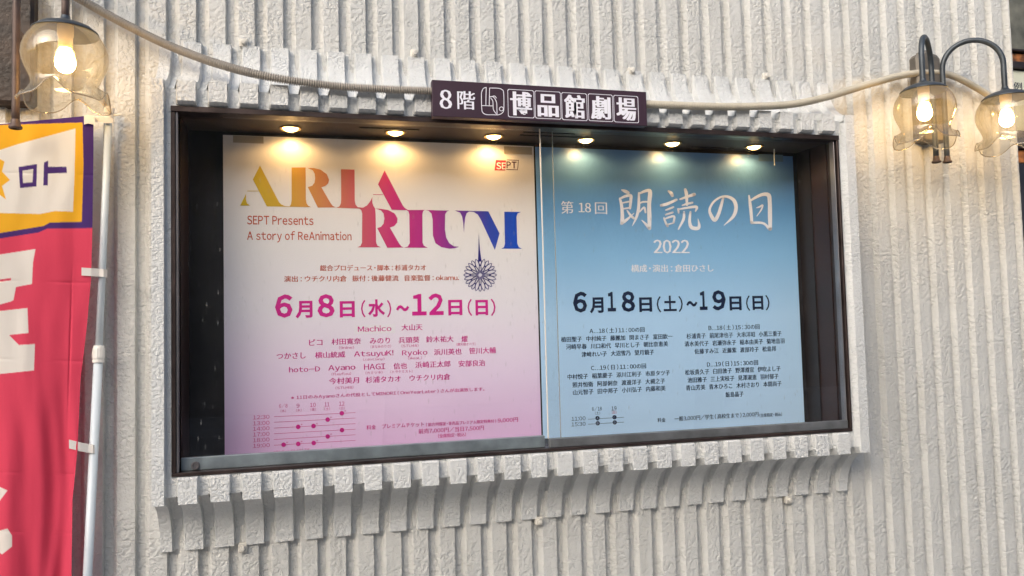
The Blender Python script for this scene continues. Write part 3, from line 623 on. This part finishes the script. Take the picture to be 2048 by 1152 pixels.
# ---------------------------------------------------------------- corrugated conduit
M['conduit_cream'] = plain('conduit_cream_plastic', (.43,.40,.33), .55, vary=.15, vscale=8)
def conduit(pts, label, pitch, mat='conduit'):
    w = []
    for (px, py, y) in pts: x, z = P(px, py, y); w.append((x, y, z))
    s = smooth_line(w, 40); s = np.array(s); d = np.r_[0, np.cumsum(np.linalg.norm(np.diff(s, axis=0), axis=1))]
    n = int(d[-1]/pitch*4); u = np.linspace(0, d[-1], n); q = np.stack([np.interp(u, d, s[:, i]) for i in range(3)], 1)
    rr = [.0118+(.0014 if (i % 4) in (0, 1) else -.0028) for i in range(n)]
    m = MB(); m.tube(q, rr, 12); o = m.obj('conduit', M[mat], smooth=True)
    c = Vector(q[0]); o.data.transform(Matrix.Translation(-c)); o.location = c
    return tag(o, label, 'conduit', 'corrugated conduits along the wall')
conduit([(60,-62,.115),(160,-2,.115),(250,48,.10),(340,92,.07),(440,129,.02),(540,154,-.012),(660,171,-.017),(760,178,-.017),(862,182,-.017),(885,183,-.017)], 'grey corrugated cable conduit sagging from the upper corner to the dark sign', .0068)
conduit([(1270,207,-.017),(1330,210,-.017),(1420,213,-.016),(1500,213,-.012),(1580,209,.0),(1650,195,.04),(1740,168,.085),(1800,152,.105),(1850,145,.108),(1900,150,.108),(1950,174,.108),(1985,198,.115),(2002,225,.135)], 'cream corrugated cable conduit rising from the dark sign to the double lamp', .0060, 'conduit_cream')

# ---------------------------------------------------------------- bell-glass wall lamps
def arc(p0, p1, spring, n=22):
    p0 = np.array(p0); p1 = np.array(p1); c = (p0+p1)/2; r = np.linalg.norm(p1-p0)/2; e = (p0-p1)/(2*r); out = []
    for t in np.linspace(0, math.pi, n): out.append(np.array([c[0]+e[0]*r*math.cos(t), c[1]+e[1]*r*math.cos(t), spring+r*1.0*math.sin(t)]))
    return out
def arm_part(parent, foot, spring, cap, mat, seed):
    """post with flared foot, hooked arm and bell lamp; cap = top centre of the cap"""
    m = MB(); pts = [np.array((foot[0], foot[1], z)) for z in np.linspace(foot[2], spring, 8)]+arc((foot[0], foot[1], 0), (cap[0], cap[1], 0), spring)[1:]+[np.array((cap[0], cap[1], z)) for z in np.linspace(spring, cap[2], 6)[1:]]
    m.tube(pts, .0098, 14); arm = m.obj('arm', mat, parent, True)
    m = MB(); m.lathe([(.0001,0),(.014,0),(.0165,.002),(.0165,.007),(.0125,.010),(.0112,.022),(.0099,.026)], foot, 18); m.obj('foot', M['lampmetal_brown'], arm, True)
    m = MB(); x, y, z = cap
    m.lathe([(.0105,.018),(.012,.010),(.020,.002),(.042,-.004),(.064,-.013),(.079,-.026),(.0795,-.030),(.077,-.0285),(.060,-.016),(.036,-.009),(.002,-.006)], cap, 40); m.obj('cap', M['lampmetal'], parent, True)
    m = MB(); m.lathe([(.0195,-.008),(.0195,-.036),(.0175,-.040),(.0175,-.066),(.015,-.070)], cap, 24); m.obj('socket', M['socket'], parent, True)
    m = MB(); m.lathe([(.0140,-.068),(.0150,-.075),(.0195,-.086),(.0240,-.098),(.0250,-.108),(.0230,-.119),(.0165,-.129),(.008,-.134),(.0005,-.135)], cap, 28); m.obj('bulb', M['bulb'], parent, True)
    nl = 4; ph = seed
    pr = [(.0765,-.0275),(.086,-.040),(.096,-.058),(.1015,-.078),(.1025,-.096),(.099,-.114),(.0920,-.132),(.0845,-.148),(.0805,-.160),(.0800,-.170),(.0835,-.180),(.0905,-.191),(.0990,-.201),(.1075,-.210)]
    def fn(r, z_, a):
        u = max(0., (-z_-.158)/.052)
        q = 0.
        for k_ in range(nl):
            d_ = (a-ph-k_*2*math.pi/nl+math.pi) % (2*math.pi)-math.pi; q += math.exp(-(d_/(.27+.05*math.sin(k_*2.1+ph)))**2)
        return r+u**1.3*(.007-.017*q+.004*math.cos(2*nl*(a-ph))), z_+u**1.3*(.030*q-.010*(1-q)*abs(math.cos(.5*nl*(a-ph)+math.pi/2))+.004*math.sin(2*a+ph))
    m = MB(); m.lathe(pr, cap, 96, fn=fn)
    inner = [(r-.0016, z_) for r, z_ in pr[::-1]]
    rings_n = len(pr); m2 = MB(); m2.lathe(pr+[(pr[-1][0]+.0003, pr[-1][1]-.0012)]+inner, cap, 96, fn=fn)
    o = m2.obj('glass_shade', M['shade'], parent, True)
    m = MB(); rp_ = []
    for a in np.arange(96)*2*math.pi/96:
        r_, z_ = fn(pr[-1][0]-.0008, pr[-1][1]-.0006, a); rp_.append((x+r_*math.cos(a), y+r_*math.sin(a), z+z_))
    rings = []
    for i_ in range(96):
        p_ = np.array(rp_[i_]); e_ = np.array((math.cos(2*math.pi*i_/96), math.sin(2*math.pi*i_/96), 0.)); rings.append([p_+.0019*(math.cos(q)*e_+math.sin(q)*np.array((0,0,1.))) for q in np.arange(8)*math.pi/4])
    m.loft(rings, True, False, wrap=True); m.obj('rim', M['shade_rim'], o, True)
def lamp_fixture(label, group, plate, posts, extra_mat):
    t = empty('wall_lamp', (plate[0], WY, plate[2]-.25), label, 'wall lamp', group)
    px_, _, pz = plate; w = .057
    m = MB(); out = [(-w,-.175),(-w,.150),(-w+.012,.163),(-.026,.168),(-.018,.180),(.018,.180),(.026,.168),(w-.012,.163),(w,.150),(w,-.175),(w-.007,-.182),(-w+.007,-.182)]
    f_ = [(px_+a, .108, pz+b2) for a, b2 in out]; fi = [(px_+a*.86, .100, pz-.01+(b2+.01)*.94) for a, b2 in out]; bk = [(px_+a, .162, pz+b2) for a, b2 in out]
    m.loft([bk, f_, fi], True, True); m.obj('backplate', M['plate'] if extra_mat else M['plate_dark'], t)
    for p in posts: m = MB(); m.box(p[0][0]-.006, p[0][0]+.006, p[0][1]+.006, .104, pz-.02, pz+.0); m.obj('bracket', M['lampmetal_brown'], t)
    for i, (foot, spring, cap) in enumerate(posts): arm_part(t, foot, spring, cap, M['lampmetal'] if extra_mat else M['lampmetal_brown'], (rad(-122) if i == 0 else rad(-150)) if extra_mat else rad(-92))
    return t
PYs = .050
fa = P(1873, 326, PYs); fb = P(1895, 326, PYs)
ca = P(1846, 166, -.060); cb = P(2010, 181, -.060)
lamp_fixture('double-arm metal lamp with lit bell-glass shades at the right end of the wall', 'bell-glass wall lamps', (P(1857, 150, .108)[0], 0, 1.322),
    [((fa[0], PYs, fa[1]), 1.41, (ca[0], -.060, ca[1]-.003)), ((fb[0], PYs, fb[1]), 1.405, (cb[0], -.060, cb[1]-.003))], True)
fl = P(31, 258, 0.0); cl = P(131, 43, -.110)
lamp_fixture('lit bell-glass lamp on a brown post above the festival banner', 'bell-glass wall lamps', (P(68, 100, .108)[0]-.057, 0, P(60, 211, .108)[1]+.182),
    [((fl[0], .0, fl[1]), 1.50, (cl[0], -.110, cl[1]-.003))], False)

# ---------------------------------------------------------------- banner flag and pole
FYb = .070
flag = empty('banner_flag', (-.19, .085, -1.1), 'pink and yellow festival banner with purple lettering on a white telescopic pole', 'banner')
def col_poly(xs, ys, poly_):
    inside = np.zeros(xs.shape, bool); n = len(poly_); j = n-1
    for i in range(n):
        xi, yi = poly_[i]; xj, yj = poly_[j]
        c = ((yi > ys) != (yj > ys)) & (xs < (xj-xi)*(ys-yi)/((yj-yi)+1e-12)+xi); inside ^= c; j = i
    return inside
V0, V1 = 236., 1700.; nu, nv = 400, 640
vs = np.r_[np.linspace(V0, 1180, 600), np.linspace(1200, V1, 40)]
edge_x = lambda y: np.interp(y, [230,300,450,560,660,760,900,1000,1152,1700], [187,187,185,182,173,161,155,145,143,120])
top_y = lambda x: np.interp(x, [-200,0,170,190], [262,248,232,232])
us = np.linspace(0, 1, nu); verts = []; PXg = np.zeros((len(vs), nu)); PYg = np.zeros((len(vs), nu))
for j, yy in enumerate(vs):
    e = edge_x(yy); xs = -170+(e+170)*us; tt_ = (yy-V0)/(V1-V0)
    ys = yy+(top_y(xs)-236)*(1-min(1, tt_*6)); PXg[j] = xs; PYg[j] = ys
fold = np.zeros_like(PXg)
amp = np.clip((PYg-420)/500, .10, 1.)
fold += .008*amp*np.sin((PXg+.10*(PYg-450))/26.0+1.2)
fold += .004*amp*np.sin((PXg-.06*PYg)/11.+.9*np.sin(PYg/140.)+2)*np.clip((PYg-560)/300, 0, 1)
fold += .0028*amp*np.sin((PXg+.02*PYg)/5.5+1.7*np.sin(PYg/90.))*np.clip((PYg-700)/200, 0, 1)*np.clip((PXg-60)/60, 0, 1)
for c_ in (345, 561, 718, 944, 1063): fold += .0016*np.exp(-((PYg-c_-.03*PXg)/2.6)**2)*(.5+.5*np.sin(PXg/23.+c_))
fold += .0030*np.exp(-((PXg-143-.03*(600-PYg))/2.2)**2)*np.clip((PYg-520)/120, 0, 1)*np.clip((900-PYg)/200, 0, 1)
for j in range(len(vs)):
    for i in range(nu):
        y = FYb+float(fold[j, i])+.0045*noise.noise(Vector((PXg[j, i]*.03, PYg[j, i]*.009, 2)))
        x, z = P(PXg[j, i], PYg[j, i], y); verts.append((x, y, z))
faces = [(j*nu+i, (j+1)*nu+i, (j+1)*nu+i+1, j*nu+i+1) for j in range(len(vs)-1) for i in range(nu-1)]
pink = np.array(srgb(222,70,98)); yel = np.array(srgb(238,178,40)); pur = np.array(srgb(72,44,116)); whi = np.array((.80,.77,.72))
C = np.tile(pink, (PXg.size, 1)); X_, Y_ = PXg.ravel(), PYg.ravel()
def paint(pl, c):
    k = sum(col_poly(X_+a, Y_+b2, pl).astype(float) for a in (-.42,-.14,.14,.42) for b2 in (-.4,0,.4))[:, None]/12; C[:] = C*(1-k)+c*k
paint([(-200,200),(200,200),(200,456),(95,457),(77,465),(0,477),(-200,500)], pur)
paint([(-200,268),(0,250),(165,245),(167,330),(163.5,443.5),(100,445),(87,452),(0,466),(-200,488)], yel)
paint([(-200,320),(0,300),(37,288),(151,257),(149,350),(146,423.5),(110,422),(80,428),(0,426),(-200,440)], whi)
paint([(-40,340),(0,318),(9,323),(4,343),(20,360),(4,372),(12,399),(0,390),(-30,396)], yel)
paint([(37,334),(74,328),(73,373),(40,376)], pur); paint([(45,341.5),(66.5,338),(65,364.5),(46,366)], whi)
paint([(88,325),(96.5,321),(96,333.5),(133,333.5),(134,346),(96,347),(95.5,371),(86.5,371)], pur)
paint([(-60,525),(0,509),(71,498),(66,525),(64,568),(32,574),(27,600),(22,603),(0,609),(-60,620)], whi); paint([(-20,562),(22,556),(22,560.5),(-20,566)], pink)
paint([(-60,630),(0,622),(55,616),(57,666),(18,670),(38,690),(70,688),(68,741),(0,748),(-60,755)], whi)
paint([(-30,960),(0,974),(15,981),(0,1001),(-30,1020)], whi); paint([(-20,1066),(0,1061),(15,1057),(24,1071),(24,1093),(4,1109),(-20,1090)], whi)
fm, nt, bs, N, L = nm('banner_cloth')
at = N.new('ShaderNodeAttribute'); at.attribute_name = 'print'; L.new(at.outputs['Color'], bs.inputs['Base Color']); bs.inputs['Roughness'].default_value = .75; bs.inputs['Specular IOR Level'].default_value = .2
bs.inputs['Sheen Weight'].default_value = .15
g_ = N.new('ShaderNodeNewGeometry'); n_ = N.new('ShaderNodeTexNoise'); n_.inputs['Scale'].default_value = 45; n_.inputs['Detail'].default_value = 5; mp_ = N.new('ShaderNodeMapping'); mp_.inputs['Scale'].default_value = (1,1,.35); L.new(g_.outputs['Position'], mp_.inputs[0]); L.new(mp_.outputs[0], n_.inputs['Vector'])
bp_ = N.new('ShaderNodeBump'); bp_.inputs['Strength'].default_value = .5; bp_.inputs['Distance'].default_value = .003; L.new(n_.outputs[0], bp_.inputs['Height']); L.new(bp_.outputs[0], bs.inputs['Normal'])
trl = N.new('ShaderNodeBsdfTranslucent'); L.new(at.outputs['Color'], trl.inputs[0]); mxs = N.new('ShaderNodeMixShader'); mxs.inputs[0].default_value = .28
L.new(bs.outputs[0], mxs.inputs[1]); L.new(trl.outputs[0], mxs.inputs[2]); L.new(mxs.outputs[0], N['Material Output'].inputs[0])
cloth = mesh_obj('cloth', verts, faces, fm, flag, True)
ca_ = cloth.data.color_attributes.new('print', 'FLOAT_COLOR', 'POINT'); ca_.data.foreach_set('color', np.c_[C, np.ones(len(C))].ravel().astype(np.float32))
polem = plain('pole_plastic', (.62,.70,.76), .35, vary=.08); polew = plain('pole_joint_plastic', (.80,.78,.74), .45); strapm = plain('strap_fabric', (.74,.71,.68), .8, bump=.3)
def pp(px, py, y=.095): x, z = P(px, py, y); return np.array((x, y, z))
top_, mid_ = pp(218, 225), pp(196.5, 722); low_ = pp(175, 1152); bot_ = low_+(low_-mid_)*((-1.1-low_[2])/(low_[2]-mid_[2]))*-1 if False else low_+(low_-mid_)/(low_[2]-mid_[2])*(-1.1-low_[2])
m = MB(); m.tube([top_, mid_], .0098, 16); m.obj('pole', polem, flag, True)
m = MB(); m.tube([mid_, bot_], .0122, 16); m.obj('pole', polem, flag, True)
ax_ = (top_-mid_)/np.linalg.norm(top_-mid_)
m = MB(); m.tube([mid_-ax_*.004, mid_+ax_*.002, mid_+ax_*.0022, mid_+ax_*.006], [.0155,.0158,.0148,.0148], 18)
m.tube([mid_+ax_*.007, mid_+ax_*.012, mid_+ax_*.034, mid_+ax_*.044], [.0158,.0165,.0158,.0135], 18)
for k in range(16):
    a = k*math.pi/8; e = np.array((math.cos(a)*.016, math.sin(a)*.016, 0)); m.tube([mid_+ax_*.011+e, mid_+ax_*.036+e*.95], .0012, 5)
m.obj('joint_collar', polew, flag)
m = MB(); m.tube([top_-ax_*.004, top_+ax_*.012, top_+ax_*.016], [.0138,.0138,.011], 18); m.tube([top_-ax_*.02, top_-ax_*.006], .0125, 16); m.obj('end_cap', polew, flag)
cb_ = top_-ax_*.010; m = MB(); a_ = pp(-200, 262, .088); m.tube([pp(241, 229.5, .095), cb_, pp(175, 238, .088), a_], .0035, 8); m.obj('crossbar', polew, flag)
def strap(x0, x1, y0, y1, h):
    m = MB(); A_1 = pp(x0, y0, FYb-.006); B_1 = pp(x1, y1, .083); c = pp(x1+8, y1, .095); rings = []
    hz = h/1564*2.2
    path = [A_1, A_1*.5+B_1*.5+np.array((0,-.004,0)), pp(x1-6, y1-1, .079), pp(x1+3, y1, .079), pp(x1+10.5, y1+1, .090), pp(x1+10, y1+1, .102), pp(x1, y1, .111)]
    for i, p in enumerate(path): rings.append([p+np.array((0,0,hz/2)), p+np.array((0,0,-hz/2)), p+np.array((0,.0012,-hz/2)), p+np.array((0,.0012,hz/2))])
    m.loft(rings, True, True); m.obj('strap', strapm, flag, False)
strap(163, 204, 543, 546, 16); strap(138, 183, 888, 898, 17)
m = MB(); m.loft([[tuple(pp(x, y+dy, yy)) for dy, yy in ((-9,.062),(9,.062),(9,.07),(-9,.07))] for x, y in ((168,240),(176,238),(187,240),(190,243))]); m.obj('corner_knot', strapm, flag)
m = MB(); m.loft([[tuple(pp(x, y+dy, yy)) for dy, yy in ((-h_,.077),(h_,.078),(h_,.081),(-h_,.082))] for x, y, h_ in ((187,240,6),(198,238,4),(208,240,6),(216,241,6),(226,241,4))]); m.obj('strap', strapm, flag)

# ---------------------------------------------------------------- neighbouring shop front past the end of the wall
SYb = .62
t = empty('shop_signs', (3.95, SYb, .7), 'stack of shop sign panels with food pictures beyond the wall end', 'sign')
def zz(py): return P(2044, py, SYb)[1]
def panel(name, y0, y1, mat, d=0.): 
    m = MB(); m.box(3.50, 4.40, SYb-d, SYb+.04, zz(y1)+.001, zz(y0)-.001, .002); return m.obj(name, mat, t)
panel('picture_panel', -60, 100, plain('faded_picture', (.13,.13,.105), .5, vary=.7, vscale=10), 0)
food = plain('food_picture', (.36,.13,.035), .4, vary=.85, vscale=26)
panel('frame_strip', 101, 106, M['bronze'], .02); panel('picture_panel', 107, 125, food); panel('frame_strip', 126, 140, M['bronze'], .02)
cp = panel('caption_panel', 141, 262, plain('caption_board', (.72,.74,.60), .5))
m = MB(); put(m, '例－', 2027, 171.5, 2062, 15, SYb-.0015, .01); m.obj('caption_lettering', INK['navy'], cp)
panel('picture_panel', 300, 326, food); panel('frame_strip', 263, 299, M['bronze'], .02)
panel('dark_panel', 327, 1300, plain('dark_panel', (.03,.03,.04), .4, vary=.3), .01)
m = MB(); m.box(3.3, 8.0, .70, .9, -1.1, 3.6); tag(m.obj('neighbour_wall', plain('neighbour_render', (.22,.19,.17), .7, vary=.2)), 'dim plaster wall of the neighbouring shop beyond the white wall', 'wall')

# ---------------------------------------------------------------- across the street, mirrored in the glass
m = MB(); m.box(-30, 30, -24, -14, -1.1, 7.5); bm_ = empty('office_building', (0,-19,-1.1), 'grey office building across the street mirrored in the glass', 'building')
m.obj('facade', plain('facade_grey', (.10,.095,.09), .6, vary=.3, vscale=.6), bm_)
wm = plain('window_dark', (.03,.035,.04), .1)
w0 = None
for fl_ in range(3):
    for c in range(14):
        x = -21+c*3.1; z = .5+fl_*2.6
        if w0 is None:
            mm_ = MB(); mm_.box(-1.0,1.0,-.05,.03,-.8,.8); w0 = mm_.obj('window', wm, bm_); w0.data.transform(Matrix.Translation((0,19,1.1)))
            o = w0
        else: o = w0.copy(); COL.objects.link(o); o.parent = bm_
        o.location = (x, 5.0, z+1.1)
leafm, nt, bs, N, L = nm('willow_leaf'); bs.inputs['Base Color'].default_value = (.07,.10,.03,1); bs.inputs['Roughness'].default_value = .6
barkm = plain('willow_bark', (.09,.07,.05), .9, bump=.6, bscale=40)
def willow(x, y, label, n, sd_):
    r_ = random.Random(sd_); t = empty('willow_tree', (x, y, -1.1), label, 'tree', 'street willows behind the viewer')
    m = MB(); m.tube([(x,y,-1.1),(x+.1,y,.4),(x-.05,y+.05,1.9),(x+.1,y,3.2)], [.17,.13,.11,.06], 10)
    for k in range(7):
        a = k*.9; m.tube([(x,y,1.9+.12*k),(x+.8*math.cos(a),y+.8*math.sin(a),2.9+.1*k),(x+1.5*math.cos(a),y+1.5*math.sin(a),3.0+.1*k)], [.06,.04,.015], 6)
    m.obj('trunk', barkm, t, True)
    m = MB()
    for s_ in range(n):
        a = r_.random()*6.28; q = 1.9*math.sqrt(r_.random()); bx_, by_ = x+q*math.cos(a), y+q*math.sin(a); zt = 3.6-.25*q*q+r_.random()*.5; ln = 1.2+2.2*r_.random(); dx = r_.uniform(-.25,.25); dy = r_.uniform(-.25,.25)
        for k in range(int(ln/.05)):
            u = k*.05; cx_, cy_, cz_ = bx_+dx*u+r_.uniform(-.04,.04), by_+dy*u+r_.uniform(-.04,.04), zt-u
            an = r_.random()*6.28; L_ = .055+.03*r_.random(); w_ = .008; ex, ey = math.cos(an), math.sin(an)
            m.add([(cx_,cy_,cz_),(cx_+ex*L_*.5-ey*w_,cy_+ey*L_*.5+ex*w_,cz_-L_*.5),(cx_+ex*L_*.7,cy_+ey*L_*.7,cz_-L_*1.2),(cx_+ex*L_*.5+ey*w_,cy_+ey*L_*.5-ex*w_,cz_-L_*.5)], [(0,1,2,3)])
    m.obj('crown', leafm, t)
willow(1.2, -5.2, 'street willow mirrored in the left glass pane', 230, 3)
willow(4.4, -5.0, 'street willow mirrored in the right glass pane', 230, 5)
